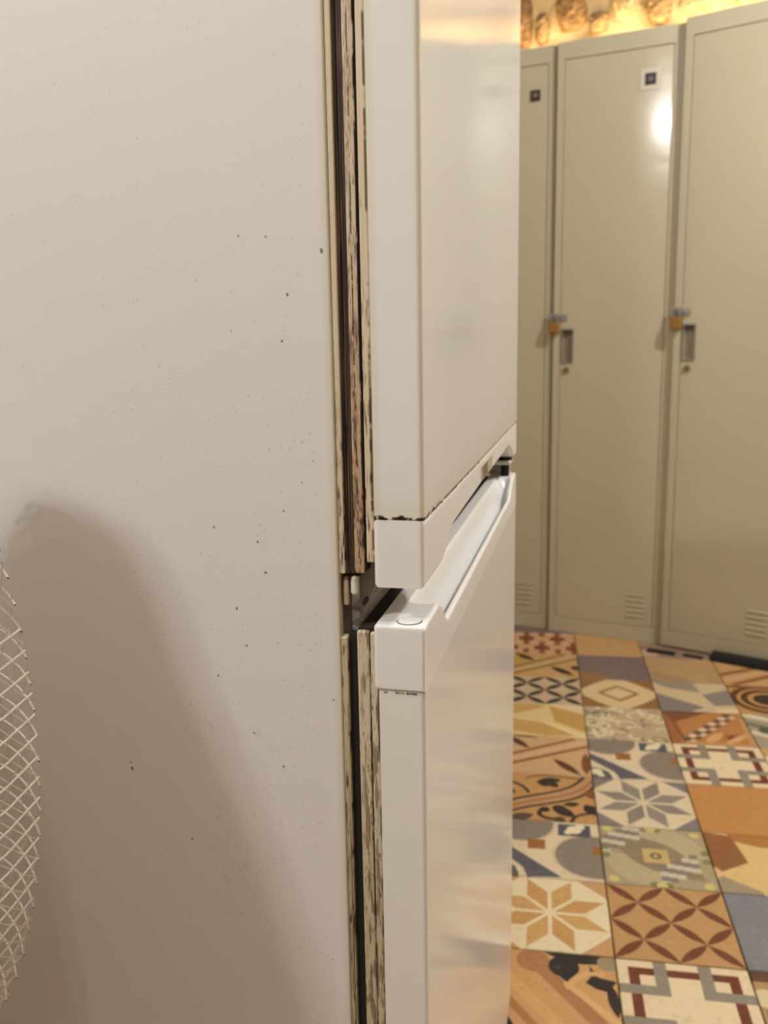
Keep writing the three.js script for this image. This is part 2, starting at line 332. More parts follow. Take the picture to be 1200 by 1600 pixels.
    poly(g, [[0.38, 0.38], [0.62, 0.38], [0.62, 0.62], [0.38, 0.62]], '#c3a86e'); disc(g, 0.5, 0.5, 0.055, '#6f6448'); disc(g, 0.5, 0.5, 0.02, '#d5c08a');
    for (const [x, y] of [[0.44, 0.03], [0.56, 0.03], [0.44, 0.97], [0.56, 0.97], [0.03, 0.4], [0.03, 0.54], [0.97, 0.4], [0.97, 0.54]]) disc(g, x, y, 0.045, '#7d7c48');
    for (const [x, y] of [[0.08, 0.06], [0.92, 0.94], [0.92, 0.08], [0.08, 0.92], [0.5, 0.02], [0.5, 0.98]]) disc(g, x, y, 0.05, '#cdbb74');
  },
  orangeCheck(g) {
    fillAll(g, '#b1773f'); rect(g, 0, 0, 0.12, 1, '#9a5d2e'); poly(g, [[0, 0], [0.62, 0], [0.2, 0.3], [0.1, 0.42]], '#74482c'); line(g, 0.1, 0.3, 0.17, 1, 0.04, '#7a4a2c');
    const R = rng(8); for (let i = 0; i < 9; i++) { const x = 0.2 + i * 0.075, y = 0.86 - i * 0.095; disc(g, x, y, 0.05, i % 2 ? '#d3c1aa' : '#4e433e'); disc(g, x + 0.06, y + 0.06, 0.04, i % 2 ? '#4e433e' : '#cdbba2'); }
    disc(g, 0.76, 0.78, 0.12, '#a5612a'); disc(g, 0.76, 0.78, 0.06, '#4f3a28'); leaf(g, 0.4, 0.98, 0.66, 0.62, 0.3, '#cfa06a'); leaf(g, 0.62, 0.99, 0.98, 0.62, 0.2, '#cfa06a'); rect(g, 0.16, 0.94, 0.84, 0.06, '#c08a58'); rect(g, 0.93, 0.2, 0.07, 0.8, '#b98f5c');
  },
  greenBand(g) {
    fillAll(g, '#9b917c'); line(g, 0, 0.02, 1, 0.5, 0.12, '#d6c9a4'); line(g, 0, 0.3, 1, 0.8, 0.1, '#6c6c58'); line(g, 0, 0.55, 0.8, 1, 0.12, '#cfc4a0'); disc(g, 0.2, 0.5, 0.1, '#4e5240'); disc(g, 0.5, 0.8, 0.12, '#c4bea0'); disc(g, 0.85, 0.9, 0.1, '#57604a');
  },
  rosette(g) { fillAll(g, '#b08a5e'); for (let k = 0; k < 8; k++) { const a = k * Math.PI / 4; leaf(g, 0.5, 0.5, 0.5 + 0.5 * Math.cos(a), 0.5 + 0.5 * Math.sin(a), 0.24, k % 2 ? '#3c3426' : '#8a8a5a'); } rect(g, 0, 0, 0.3, 0.12, '#5c3a22'); ring(g, 0.5, 0.5, 0.36, 0.06, '#d8bb80'); disc(g, 0.5, 0.5, 0.1, '#6c3a22'); disc(g, 0.06, 0.3, 0.1, '#d6c39a'); disc(g, 0.1, 0.46, 0.07, '#4c4a38'); },
  orange(g) { fillAll(g, '#bb8347'); mottle(g, ['#c28a50', '#b47a3e'], 60, 3); },
  ochre(g) { fillAll(g, '#bd955f'); mottle(g, ['#cb9a55', '#bc8a55'], 60, 13); },
  blue(g) { fillAll(g, '#7c7a7e'); mottle(g, ['#8a8884', '#6c6c76', '#777884'], 160, 23); },
  purple(g) { fillAll(g, '#76635c'); mottle(g, ['#7f6c66', '#655451', '#8a6a52'], 120, 33, 14); poly(g, [[0, 1], [0, 0.72], [0.3, 0.8], [0.45, 1]], '#92683f'); },
  tan(g) { fillAll(g, '#b3905f'); mottle(g, ['#c09c68', '#a5855c', '#a07c60'], 90, 43, 40); poly(g, [[0, 0.6], [0.5, 0.82], [0.66, 1], [0, 1]], '#a08260'); },
  mixed(g) { fillAll(g, '#a98a68'); poly(g, [[0, 0.5], [0.4, 0.3], [1, 0.7], [1, 1], [0, 1]], '#8f7560'); disc(g, 0.1, 0.8, 0.16, '#c9a888'); mottle(g, ['#8f7560', '#b8977a'], 60, 53); },
  arrow(g) { fillAll(g, '#c49764'); line(g, 0, 0.62, 0.9, 0.1, 0.09, '#8a5526'); line(g, 0.1, 1.0, 1.05, 0.36, 0.09, '#8a5526'); line(g, 0, 0.85, 1, 0.2, 0.06, '#d0a67a'); },
  curl(g) { fillAll(g, '#b98a52'); for (const [r, c] of [[0.44, '#5a3418'], [0.3, '#4c2c16'], [0.14, '#2c1c12']]) ring(g, 0.45, 0.5, r, 0.09, c, 0.4, 5.6); disc(g, 0.45, 0.5, 0.09, '#2c1c12'); rect(g, 0, 0, 1, 0.1, '#7a4a26'); },
};
const tileMats = {};
Object.keys(draws).forEach((k, i) => { tileMats[k] = mat({ map: tileTexture(draws[k], 100 + i), roughness: 0.55 }); });
{
  // tile body: a slab with a chamfered upper edge, printed face on the same uv
  const t = TILE / 2 - 0.0012, c = 0.0012, H = 0.008, v = [], uv = [], idx = [];
  const ringOf = (h, y) => [[-h, -h], [h, -h], [h, h], [-h, h]].map(([x, z]) => [x, y, z]);
  const quad = (a, b, cc, d) => { const n = v.length / 3; for (const p of [a, b, cc, d]) { v.push(...p); uv.push(p[0] / (2 * t) + 0.5, 0.5 - p[2] / (2 * t)); } idx.push(n, n + 2, n + 1, n, n + 3, n + 2); };
  const A = ringOf(t - c, 0), B = ringOf(t, -c), C = ringOf(t, -H);
  quad(...A);
  for (let k = 0; k < 4; k++) { const l = (k + 1) % 4; quad(B[k], B[l], A[l], A[k]); quad(C[k], C[l], B[l], B[k]); }
  const g = new THREE.BufferGeometry();
  g.setAttribute('position', new THREE.Float32BufferAttribute(v, 3)); g.setAttribute('uv', new THREE.Float32BufferAttribute(uv, 2)); g.setIndex(idx); g.computeVertexNormals();
  const known = {
    '0,-1': 'baroque', '0,0': 'starYellow', '0,1': 'arcs', '0,2': 'swirl', '0,3': 'diag', '0,4': 'starOchre', '0,5': 'ovals', '0,6': 'diagYellow', '0,7': 'redCross',
    '1,-1': 'crossFrame', '1,0': 'circles', '1,1': 'flower', '1,2': 'starGrey', '1,3': 'arcs', '1,4': 'scroll', '1,5': 'hexagon', '1,6': 'purple', '1,7': 'ochre',
    '2,-1': 'rosette', '2,0': 'blue', '2,1': 'octagon', '2,2': 'orange', '2,3': 'crossFrame', '2,4': 'orangeCheck', '2,5': 'starBig', '2,6': 'tan', '2,7': 'mixed',
    '3,-1': 'diag', '3,0': 'starGrey', '3,1': 'purple', '3,2': 'rosette', '3,3': 'starYellow', '3,4': 'greenBand', '3,5': 'curl', '3,6': 'arrow', '3,7': 'ochre',
  };
  const keys = Object.keys(draws), R = rng(77);
  const inside = (x, z) => {   // in the room, with the whole tile clear of the walls
    let odd = false;
    for (let i = 0; i < foot.length; i++) {
      const a = foot[i], b = foot[(i + 1) % foot.length], L = Math.hypot(b[0] - a[0], b[1] - a[1]);
      if ((a[1] > z) !== (b[1] > z) && x < a[0] + (z - a[1]) / (b[1] - a[1]) * (b[0] - a[0])) odd = !odd;
      const u = Math.min(L, Math.max(0, ((x - a[0]) * (b[0] - a[0]) + (z - a[1]) * (b[1] - a[1])) / L));
      if (Math.hypot(a[0] + (b[0] - a[0]) * u / L - x, a[1] + (b[1] - a[1]) * u / L - z) < 0.125) return false;
    }
    return odd;
  };
  let n = 0;
  for (let r = -6; r <= 9; r++) for (let k = -5; k <= 11; k++) {
    const [x, z] = tilePoint(k + 0.5, r + 0.5);
    const pick = keys[Math.floor(R() * keys.length)], turn = Math.floor(R() * 4);
    if (!inside(x, z) || n >= 295) continue;
    const name = known[`${k},${r}`];
    const m = part('tile', g, tileMats[name ?? pick], floor);
    m.position.set(x, -0.0004 * hash2(k, r, 3), z);
    m.rotation.y = -tileYaw + (name ? 0 : turn * Math.PI / 2);
    n++;
  }
}

// ---------------------------------------------------------------- fridge
// its own axes: +x out of the door front, +z out of the side that faces the camera, the origin on the floor under the near front corner
const FR = { x: 0.02156, z: -0.47639, yaw: -0.23223, W: 0.6 };
const fridge = thing('fridge', 'white two-door fridge with mould-stained door seals, seen edge-on from its side', 'fridge', [FR.x, 0, FR.z], FR.yaw);
const toWorld = (x, y, z) => new THREE.Vector3(x, y, z).applyAxisAngle(new THREE.Vector3(0, 1, 0), FR.yaw).add(new THREE.Vector3(FR.x, 0, FR.z));
{
  const W = FR.W;
  // painted side sheet with flecks of dirt and fine spatter
  const cw = 1024, ch = 2048, cv = document.createElement('canvas'); cv.width = cw; cv.height = ch;
  const g = cv.getContext('2d'); g.fillStyle = '#e6e3e2'; g.fillRect(0, 0, cw, ch);
  const X0 = -0.32, X1 = -0.048, Y0 = 0.50, Y1 = 1.18;
  const px = (x) => (x - X0) / (X1 - X0) * cw, py = (y) => (1 - (y - Y0) / (Y1 - Y0)) * ch;
  const R = rng(21);
  const fleck = (x, y, r, a, c = '60,45,35') => { g.fillStyle = `rgba(${c},${a})`; g.beginPath(); g.ellipse(px(x), py(y), r * (0.8 + 0.5 * R()) * cw / (X1 - X0), r * ch / (Y1 - Y0), R() * 3, 0, 7); g.fill(); };
  // flecks that the photograph shows, as (x, y, radius) on the sheet
  for (const [x, y, r] of [[-0.0535, 1.0125, 0.0011], [-0.0735, 0.9905, 0.0008], [-0.0775, 0.966, 0.0007], [-0.0845, 1.021, 0.0005], [-0.0805, 0.8715, 0.0006], [-0.0970, 0.8530, 0.0007], [-0.1, 1.022, 0.0005], [-0.107, 0.972, 0.0004], [-0.112, 0.8125, 0.0008], [-0.093, 0.835, 0.0007], [-0.1235, 0.861, 0.0006], [-0.188, 0.704, 0.0010], [-0.1885, 0.708, 0.0006], [-0.107, 0.79, 0.0006], [-0.126, 0.77, 0.0006], [-0.105, 0.735, 0.0006], [-0.087, 0.715, 0.0007], [-0.15, 0.66, 0.0006], [-0.062, 0.9, 0.0004], [-0.069, 0.888, 0.0004], [-0.0545, 0.76, 0.0006]]) fleck(x, y, r, 0.6);
  for (let i = 0; i < 620; i++) { const y = 0.52 + 0.42 * Math.pow(R(), 0.9), x = -0.06 - 0.16 * R() * R(); fleck(x, y, 0.0002 + 0.00028 * R(), 0.08 + 0.22 * R() * R()); }
  for (let i = 0; i < 110; i++) fleck(-0.055 - 0.2 * R(), 0.9 + 0.25 * R(), 0.0002 + 0.0002 * R(), 0.22);
  for (let i = 0; i < 40; i++) fleck(-0.09 - 0.06 * R(), 0.6 + 0.15 * R(), 0.0012 + 0.0016 * R(), 0.05, '150,120,90');
  const grd = g.createLinearGradient(px(-0.0545), 0, px(-0.0492), 0); grd.addColorStop(0, 'rgba(214,202,168,0)'); grd.addColorStop(1, 'rgba(214,202,172,0.6)');   // old paint gone yellow along the fold
  g.fillStyle = grd; g.fillRect(px(-0.0545), 0, cw, ch);
  const sheetMap = new THREE.CanvasTexture(cv); sheetMap.colorSpace = THREE.SRGBColorSpace; sheetMap.magFilter = THREE.LinearFilter;
  const sheetMat = mat({ map: sheetMap, roughness: 0.5, specularIntensity: 0.6 });
  const sheet = planarUV(box(-0.552, -0.0492, 0.03, 1.36, -0.012, 0, 0.0016), (x) => (x - X0) / (X1 - X0), (x, y) => (y - Y0) / (Y1 - Y0));
  part('cabinet', mergeGeometries([box(-0.55, -0.052, 0.03, 1.358, -W, -0.012, 0.003), box(-0.2, -0.06, 0, 0.03, -0.09, -0.05), box(-0.2, -0.06, 0, 0.03, -W + 0.05, -W + 0.09), box(-0.5, -0.4, 0, 0.03, -0.09, -0.05), box(-0.5, -0.4, 0, 0.03, -W + 0.05, -W + 0.09)].map((q) => q.index ? q.toNonIndexed() : q)), M.enamel, fridge);
  part('side_panel', sheet, sheetMat, fridge, 'white painted side panel with scattered dirt flecks');

  // seal strips: one grime map over x -51..-26 mm and the height in view
  const SX0 = -0.051, SX1 = -0.026, SY0 = 0.53, SY1 = 1.16;
  const cream = [226, 214, 196], brown = [96, 70, 48], black = [32, 22, 17], rust = [168, 128, 92];
  const grimeMap = dataTexture(160, 2048, (u, v) => {
    const x = (SX0 + u * (SX1 - SX0)) * 1000, y = SY0 + v * (SY1 - SY0), Y = y * 1000;
    const streak = fbm(x * 2.2, Y * 0.035, 7, 4), speck = fbm(x * 1.5, Y * 0.11, 19, 5), blot = fbm(x * 0.5 + 4, Y * 0.07, 29, 4), fine = fbm(x * 2.6, Y * 0.3, 51, 4);
    const wob = 0.25 * (fbm(1.3, Y * 0.12, 61, 3) - 0.5) * 2;
    let c;
    if (y > 0.815) {                                          // upper door seal
      if (x < -45.4) {                                        // cabinet flange
        c = mix3(cream, [206, 188, 150], streak);
        c = mix3(c, brown, 0.85 * smooth(0.3, 0.05, Math.abs(x + 49.3 + wob * 0.4)));
        const low = smooth(0.96, 0.86, y);
        c = mix3(c, black, low * 0.7 * smooth(0.52, 0.74, speck)); c = mix3(c, black, 0.7 * smooth(0.25, 0.05, Math.abs(x + 48.2 + wob)) * smooth(0.45, 0.6, fine) * (0.3 + 0.7 * low));
      } else if (x < -39.9) {                                 // rubber gasket
        c = mix3([44, 30, 24], [112, 88, 68], smooth(0.42, 0.75, streak) * 0.8);
        c = mix3(c, [150, 124, 100], 0.5 * smooth(0.62, 0.8, fbm(x * 3.5, Y * 0.02, 71, 3)));
      } else if (x < -33.9) {                                 // inner door strip
        const tan = smooth(1.04, 0.9, y);
        c = mix3(mix3(cream, [205, 182, 150], streak), rust, 0.6 * tan * blot + 0.25 * tan);
        const seam = -37.3 + wob;
        c = mix3(c, black, 0.88 * smooth(0.42, 0.1, Math.abs(x - seam)) * smooth(0.45, 0.58, fbm(3.3, Y * 0.16, 83, 3)));
        c = mix3(c, [84, 58, 42], 0.85 * smooth(0.5, 0.8, 0.6 * blot + 0.5 * fine) * (0.35 + 0.65 * tan));
        c = mix3(c, [48, 33, 25], 0.8 * smooth(0.54, 0.74, speck * 0.7 + 0.3 * fine) * (0.45 + 0.55 * smooth(1.15, 0.85, y)));
        c = mix3(c, black, 0.9 * smooth(0.7, 0.2, Math.abs(x + 34.1)) * smooth(0.3, 0.45, fbm(8.1, Y * 0.1, 97, 3)));
      } else if (x < -33.0) c = mix3(black, brown, 0.4 * streak);
      else {
        c = mix3(cream, [214, 196, 160], streak);
        c = mix3(c, [64, 46, 34], 0.75 * smooth(0.55, 0.74, speck) * smooth(1.1, 0.85, y));
        c = mix3(c, [84, 66, 44], 0.8 * smooth(0.9, 0.2, Math.abs(x + 28.9)) * smooth(0.4, 0.55, fbm(9.7, Y * 0.09, 103, 3)));
        c = mix3(c, black, 0.9 * smooth(0.8, 0.2, Math.abs(x + 29.2)) * smooth(0.5, 0.62, fbm(2.7, Y * 0.11, 109, 3)) * smooth(1.0, 0.88, y));
      }
    } else {                                                  // lower door seal
      const gr = smooth(0.76, 0.6, y);
      if (x < -45.0) {
        c = mix3([210, 198, 168], [184, 170, 136], streak); c = mix3(c, [92, 78, 48], 0.75 * smooth(0.35, 0.1, Math.abs(x + 49.2)) + 0.5 * gr * blot);
        c = mix3(c, [50, 40, 26], 0.75 * smooth(0.56, 0.76, speck)); c = mix3(c, [58, 44, 30], 0.8 * smooth(0.5, 0.1, Math.abs(x + 46.4 + wob)) * gr);
      } else if (x < -39.8) c = mix3([22, 14, 12], [44, 30, 24], streak);
      else {
        c = mix3(mix3([224, 213, 190], [204, 190, 162], streak), [150, 132, 96], 0.55 * gr * blot);
        c = mix3(c, [48, 36, 24], 0.9 * smooth(0.55, 0.12, Math.abs(x + 32.3 + wob)) * smooth(0.46, 0.56, fbm(5.9, Y * 0.06, 113, 3)));
        c = mix3(c, [52, 40, 28], 0.8 * smooth(0.57, 0.74, 0.6 * speck + 0.4 * fine)); c = mix3(c, [110, 84, 60], 0.6 * smooth(0.52, 0.66, blot) * smooth(-39, -36, x));
        c = mix3(c, [60, 56, 34], 0.6 * smooth(1.2, 0.2, Math.abs(x + 27.4)) * smooth(0.4, 0.6, fbm(1.9, Y * 0.05, 127, 3)));
      }
    }
    return c;
  }, true, THREE.MirroredRepeatWrapping);
  const seal = mat({ map: grimeMap, roughness: 0.75 }), rubber = mat({ map: grimeMap, roughness: 0.6 });
  const sealUV = (q) => planarUV(q.index ? q.toNonIndexed() : q, (x) => (x - SX0) / (SX1 - SX0), (x, y) => (y - SY0) / (SY1 - SY0));
  const merged = (...q) => sealUV(mergeGeometries(q.map((a) => (a.index ? a.toNonIndexed() : a))));

  // flange of the cabinet with the crossbar between the doors
  part('cabinet_flange', merged(box(-0.0488, -0.0455, 0.836, 1.35, -W + 0.003, -0.0006, 0.0008), box(-0.0492, -0.0452, 0.06, 0.7985, -W + 0.003, -0.0006, 0.0008)), seal, fridge, 'cream cabinet edge strip spotted with black mould');
  const bar = new THREE.Shape([[-0.052, 0.797], [-0.0408, 0.797], [-0.0408, 0.801], [-0.0455, 0.803], [-0.0455, 0.8055], [-0.0408, 0.8075], [-0.0408, 0.811], [-0.0462, 0.8125], [-0.0462, 0.842], [-0.052, 0.842]].map((p) => new THREE.Vector2(...p)));
  part('crossbar', new THREE.ExtrudeGeometry(bar, { depth: W - 0.012, bevelEnabled: false }).translate(0, 0, -W + 0.002), M.barMetal, fridge, 'grey metal crossbar between the two doors');
  part('corner_plate', box(-0.0494, -0.0447, 0.7988, 0.8362, -0.0108, -0.0068, 0.0005), M.dullPlate, fridge, 'dirty brown-grey end of the gap');
  const lug = new THREE.Shape(); lug.moveTo(-0.0405, 0.809); lug.lineTo(-0.0375, 0.815); lug.lineTo(-0.032, 0.825); lug.lineTo(-0.0290, 0.832); lug.lineTo(-0.0296, 0.838); lug.quadraticCurveTo(-0.031, 0.8415, -0.0345, 0.842); lug.lineTo(-0.0405, 0.840);
  part('hinge_bracket', new THREE.ExtrudeGeometry(lug, { depth: 0.003, bevelEnabled: true, bevelSize: 0.0006, bevelThickness: 0.0006, bevelSegments: 2 }).translate(0, 0, -0.017), M.bracket, fridge, 'dull grey hinge bracket');
  const bush = new THREE.CapsuleGeometry(0.0022, 0.0075, 6, 16).translate(-0.0417, 0.8282, -0.0062);
  part('hinge_bushing', bush, M.bushing, fridge, 'small rounded white plastic hinge bushing');
  part('hinge_block', sealUV(mergeGeometries([box(-0.048, -0.0449, 0.8165, 0.8315, -0.009, -0.0035, 0.001), new THREE.SphereGeometry(0.0015, 10, 8).translate(-0.0466, 0.8318, -0.006)].map((q) => q.toNonIndexed()))), M.creamPlastic, fridge, 'small dirty cream plastic block');
  { // far hinge seen at the other end of the gap
    const arm = part('hinge_arm', box(-0.044, -0.003, 0.8225, 0.8262, -0.597, -0.555, 0.0012), M.bushing, fridge, 'pale hinge arm at the far end of the gap');
    part('end_block', box(-0.036, -0.006, 0.8075, 0.8228, -0.5975, -0.586, 0.001), M.barMetal, arm);
    part('washer', new THREE.CylinderGeometry(0.0115, 0.0115, 0.0042, 24).translate(-0.0135, 0.8283, -0.577), M.darkRubber, arm);
    part('pin', new THREE.CylinderGeometry(0.0048, 0.0048, 0.0152, 20).translate(-0.0105, 0.8149, -0.5735), M.darkRubber, arm, 'dark hinge pin');
  }
  part('seal_grime', mergeGeometries([box(-0.0485, -0.0380, 0.8335, 0.8372, -0.02, -0.006, 0.0006), box(-0.0372, -0.0355, 0.8165, 0.8195, -0.014, -0.005, 0.0005) ]), M.blackGrime, fridge);

  // doors: steel skin with a rounded front, inner strips and gasket as sub-parts
  const skin = (y0, y1, bv = 0.0006) => {
    const s = new THREE.Shape(), r = 0.0032, a = -0.027, b = 0;
    s.moveTo(a, 0); s.lineTo(b - r, 0); s.absarc(b - r, r, r, -Math.PI / 2, 0); s.lineTo(b, W - r); s.absarc(b - r, W - r, r, 0, Math.PI / 2); s.lineTo(a, W);
    return new THREE.ExtrudeGeometry(s, { depth: y1 - y0 - (bv ? 0.0016 : 0), bevelEnabled: bv > 0, bevelSize: bv, bevelThickness: 0.0008, bevelSegments: 2, curveSegments: 10 }).rotateX(-Math.PI / 2).translate(0, y0 + (bv ? 0.0008 : 0), 0);
  };
  const peelMap = peel.clone(); peelMap.repeat.set(6, 6); peelMap.needsUpdate = true;
  const skinMap = dataTexture(1024, 512, (u, v) => {           // u along x..z, v up: yellowed rim and lime grime near the seam
    const d = (u - 0.5) * 0.13, y = 0.86 + v * 0.06;            // d < 0 on the side (m), > 0 on the front
    let c = [236, 237, 236];
    c = mix3(c, [242, 232, 206], 0.5 * smooth(0.0042, 0.0012, Math.abs(d)));
    c = mix3(c, [230, 220, 196], 0.5 * smooth(-0.0225, -0.0262, d));
    const low = smooth(0.8704, 0.8687, y - 0.0011 * smooth(0.5, 0.75, fbm(d * 160, 3, 207, 3))), sp = fbm(d * 420, y * 420, 201, 4);
    c = mix3(c, [226, 214, 186], 0.4 * smooth(0.885, 0.868, y));
    c = mix3(c, [44, 30, 20], low * smooth(0.48, 0.6, 0.5 * sp + 0.5 * fbm(d * 130, 9, 211, 3)) * (d < 0.03 ? 1 : 0.4));
    return c;
  }, true, THREE.ClampToEdgeWrapping);
  const wrapU = (x, y, z) => 0.5 + (z < -0.0032 && x > -0.004 ? -z : x) / 0.13;
  const upSkin = planarUV(skin(0.868, 1.355), wrapU, (x, y) => (y - 0.86) / 0.06);
  const doorMat = mat({ map: skinMap, roughness: 0.1 });
  const upper = part('upper_door', upSkin, doorMat, fridge, 'white upper door with yellowed edge');
  part('inner_strip', merged(box(-0.04, -0.0339, 0.8365, 1.35, -W + 0.003, -0.0008, 0.0009)), seal, upper, 'stained cream seal strip');
  part('inner_strip', merged(box(-0.0329, -0.0282, 0.843, 1.35, -W + 0.003, -0.0009, 0.0009)), seal, upper);
  part('gasket', merged(...[-0.0446, -0.0428, -0.0410].map((x, i) => new THREE.CylinderGeometry(0.00095, 0.00095, 0.512, 10, 1).translate(x, 1.092, -0.0032 - 0.0006 * (i === 1 ? 1.6 : 0))), box(-0.0455, -0.0398, 0.836, 1.35, -W + 0.006, -0.0034)), rubber, upper, 'dark perished rubber gasket');
  part('door_core', box(-0.034, -0.0265, 0.845, 1.35, -W + 0.004, -0.0028), M.darkRubber, upper);

  const lower = part('lower_door', skin(0.10, 0.768, 0), M.doorEnamel, fridge, 'white lower door');
  part('inner_strip', merged(box(-0.0398, -0.0325, 0.11, 0.8025, -W + 0.003, -0.0008, 0.0012)), seal, lower, 'mould-spotted cream seal strip');
  part('inner_strip', merged(box(-0.0322, -0.0272, 0.11, 0.8018, -W + 0.003, -0.0009, 0.0012)), seal, lower);
  part('gasket', box(-0.0450, -0.0400, 0.11, 0.800, -W + 0.006, -0.0035), M.darkRubber, lower, 'dark gasket deep in the gap');
  part('strip_top', box(-0.0396, -0.0276, 0.8015, 0.8034, -W + 0.004, -0.004), M.blackGrime, lower, 'grimy dark top of the seal strip');

  // handle band under the upper door, cut away along the front for the fingers
  const b = new THREE.Shape(), e = 0.003;
  const zf = (z) => -z;                                       // shape x = -z
  b.moveTo(zf(0.0008) + e, 0.8295 + e); b.lineTo(zf(-0.052), 0.8295 + e);
  b.bezierCurveTo(zf(-0.078), 0.8297 + e, zf(-0.086), 0.8435 + e, zf(-0.112), 0.8445 + e); b.lineTo(zf(-0.25), 0.8475 + e); b.lineTo(zf(-0.50), 0.850 + e);
  b.bezierCurveTo(zf(-0.535), 0.850 + e, zf(-0.55), 0.8297 + e, zf(-0.575), 0.8295 + e); b.lineTo(zf(-W - 0.0008) - e, 0.8295 + e); b.lineTo(zf(-W - 0.0008) - e, 0.868 - e); b.lineTo(zf(0.0008) + e, 0.868 - e);
  const bandG = new THREE.ExtrudeGeometry(b, { depth: 0.0288 - 2 * e, bevelEnabled: true, bevelSize: e, bevelThickness: e, bevelSegments: 4, curveSegments: 24 });
  bandG.rotateY(Math.PI / 2).translate(-0.0285 + e, 0, 0);    // shape x -> -z, depth -> +x
  const band = part('handle_band', bandG, M.trim, fridge, 'cream white plastic handle band under the upper door');
  part('badge', box(0.0002, 0.0008, 0.8505, 0.8625, -0.335, -0.255, 0.0003), M.badge, band, 'small pale badge');
  part('badge', box(0.0002, 0.0009, 0.851, 0.862, -0.297, -0.262, 0.0003), M.badgeDark, band, 'small dark square of the badge');
  { // black grime in the seam above the band
    const q = [], Q = rng(5);
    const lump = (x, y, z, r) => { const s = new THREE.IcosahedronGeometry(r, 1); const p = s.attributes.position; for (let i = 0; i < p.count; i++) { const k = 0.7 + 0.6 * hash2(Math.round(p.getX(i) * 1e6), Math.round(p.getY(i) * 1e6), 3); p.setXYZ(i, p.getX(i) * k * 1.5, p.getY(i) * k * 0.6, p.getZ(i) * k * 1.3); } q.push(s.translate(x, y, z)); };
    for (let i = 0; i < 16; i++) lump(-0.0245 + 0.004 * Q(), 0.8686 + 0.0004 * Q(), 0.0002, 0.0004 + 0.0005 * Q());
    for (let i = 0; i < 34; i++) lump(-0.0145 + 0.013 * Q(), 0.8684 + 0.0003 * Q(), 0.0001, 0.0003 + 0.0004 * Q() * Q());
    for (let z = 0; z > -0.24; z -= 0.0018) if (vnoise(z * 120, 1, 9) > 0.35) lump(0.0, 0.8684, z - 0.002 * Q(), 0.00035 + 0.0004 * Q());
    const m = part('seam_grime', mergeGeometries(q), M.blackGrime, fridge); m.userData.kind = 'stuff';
  }
  { // lower handle trim: a cap whose front half is scooped into a grip between two shoulders
    const xs = -0.0295, st = [];
    const yTop = 0.8074, yBot = 0.768, rr = 0.0022;
    const scoop = (z) => Math.min(smooth(-0.0445, -0.054, z), smooth(-0.570, -0.525, z)), lipDrop = (z) => Math.min(smooth(-0.046, -0.084, z), smooth(-0.570, -0.515, z));
    const sect = (s, sl) => {
      const p = [];
      p.push([xs + rr, yBot]); for (let k = 1; k <= 3; k++) { const t = k / 3 * Math.PI / 2; p.push([xs + rr - rr * Math.sin(t), yBot + rr - rr * Math.cos(t)]); }
      for (let k = 0; k <= 3; k++) { const t = k / 3 * Math.PI / 2; p.push([xs + rr - rr * Math.cos(t), yTop - rr + rr * Math.sin(t)]); }
      const N = 26, x0 = -0.0196, x1 = -0.0026, lip = 0.7875;
      for (let k = 0; k <= N; k++) {
        const u = k / N, x = x0 + (x1 - x0) * u;
        // deep hollow: falls fast behind, rises to the lip
        const hollow = u < 0.72 ? yTop - 0.0335 * smooth(0, 0.72, u) : 0.7739 + (lip - 0.7739) * smooth(0.72, 1, u);
        { const flat = yTop + (lip - yTop) * sl * smooth(0.55, 1, u), w = smooth(0.7, 1, u); p.push([x, (1 - w) * (yTop + (hollow - yTop) * s) + w * (yTop + (Math.max(hollow, 0.5 * hollow + 0.5 * lip) - yTop) * sl)]); }
      }
      const yl = yTop + (lip - yTop) * sl;
      for (let k = 0; k <= 5; k++) { const t = k / 5 * Math.PI / 2; p.push([0.0002 - 0.0026 + 0.0026 * Math.sin(t), yl - 0.0026 + 0.0026 * Math.cos(t)]); }
      p.push([0.0002, yBot + 0.0004], [0.0, yBot]);
      return p;
    };
    const stations = [];
    const zA = 0.0008, zB = -W - 0.0008;
    const shrink = (p, d) => { const cx = (xs + 0.0002) / 2, cy = (yTop + yBot) / 2, wx = (0.0002 - xs) / 2, wy = (yTop - yBot) / 2; return p.map(([x, y]) => [cx + (x - cx) * (wx - d) / wx, cy + (y - cy) * (wy - d) / wy]); };
    for (let k = 0; k <= 4; k++) { const t = k / 4 * Math.PI / 2; stations.push([zA - rr + rr * Math.cos(t), shrink(sect(0, 0), rr * (1 - Math.sin(t)))]); }
    const zz = []; for (let z = -0.02; z > -0.1; z -= 0.0012) zz.push(z); for (let z = -0.1; z > -0.5; z -= 0.02) zz.push(z); for (let z = -0.5; z > -0.585; z -= 0.003) zz.push(z);
    zz.forEach((z) => stations.push([z, sect(scoop(z), lipDrop(z))]));
    for (let k = 4; k >= 0; k--) { const t = k / 4 * Math.PI / 2; stations.push([zB + rr - rr * Math.cos(t), shrink(sect(0, 0), rr * (1 - Math.sin(t)))]); }
    const n = stations[0][1].length, pos = [], idx = [];
    stations.forEach(([z, p]) => p.forEach(([x, y]) => pos.push(x, y, z)));
    for (let i = 0; i + 1 < stations.length; i++) for (let k = 0; k < n; k++) { const l = (k + 1) % n, a = i * n + k, c = i * n + l, d = (i + 1) * n + k, f = (i + 1) * n + l; idx.push(a, c, d, c, f, d); }
    for (const [at, flip] of [[0, true], [stations.length - 1, false]]) { const c = pos.length / 3; let cx = 0, cy = 0; stations[at][1].forEach(([x, y]) => { cx += x / n; cy += y / n; }); pos.push(cx, cy, stations[at][0]); for (let k = 0; k < n; k++) { const l = (k + 1) % n; flip ? idx.push(c, at * n + l, at * n + k) : idx.push(c, at * n + k, at * n + l); } }
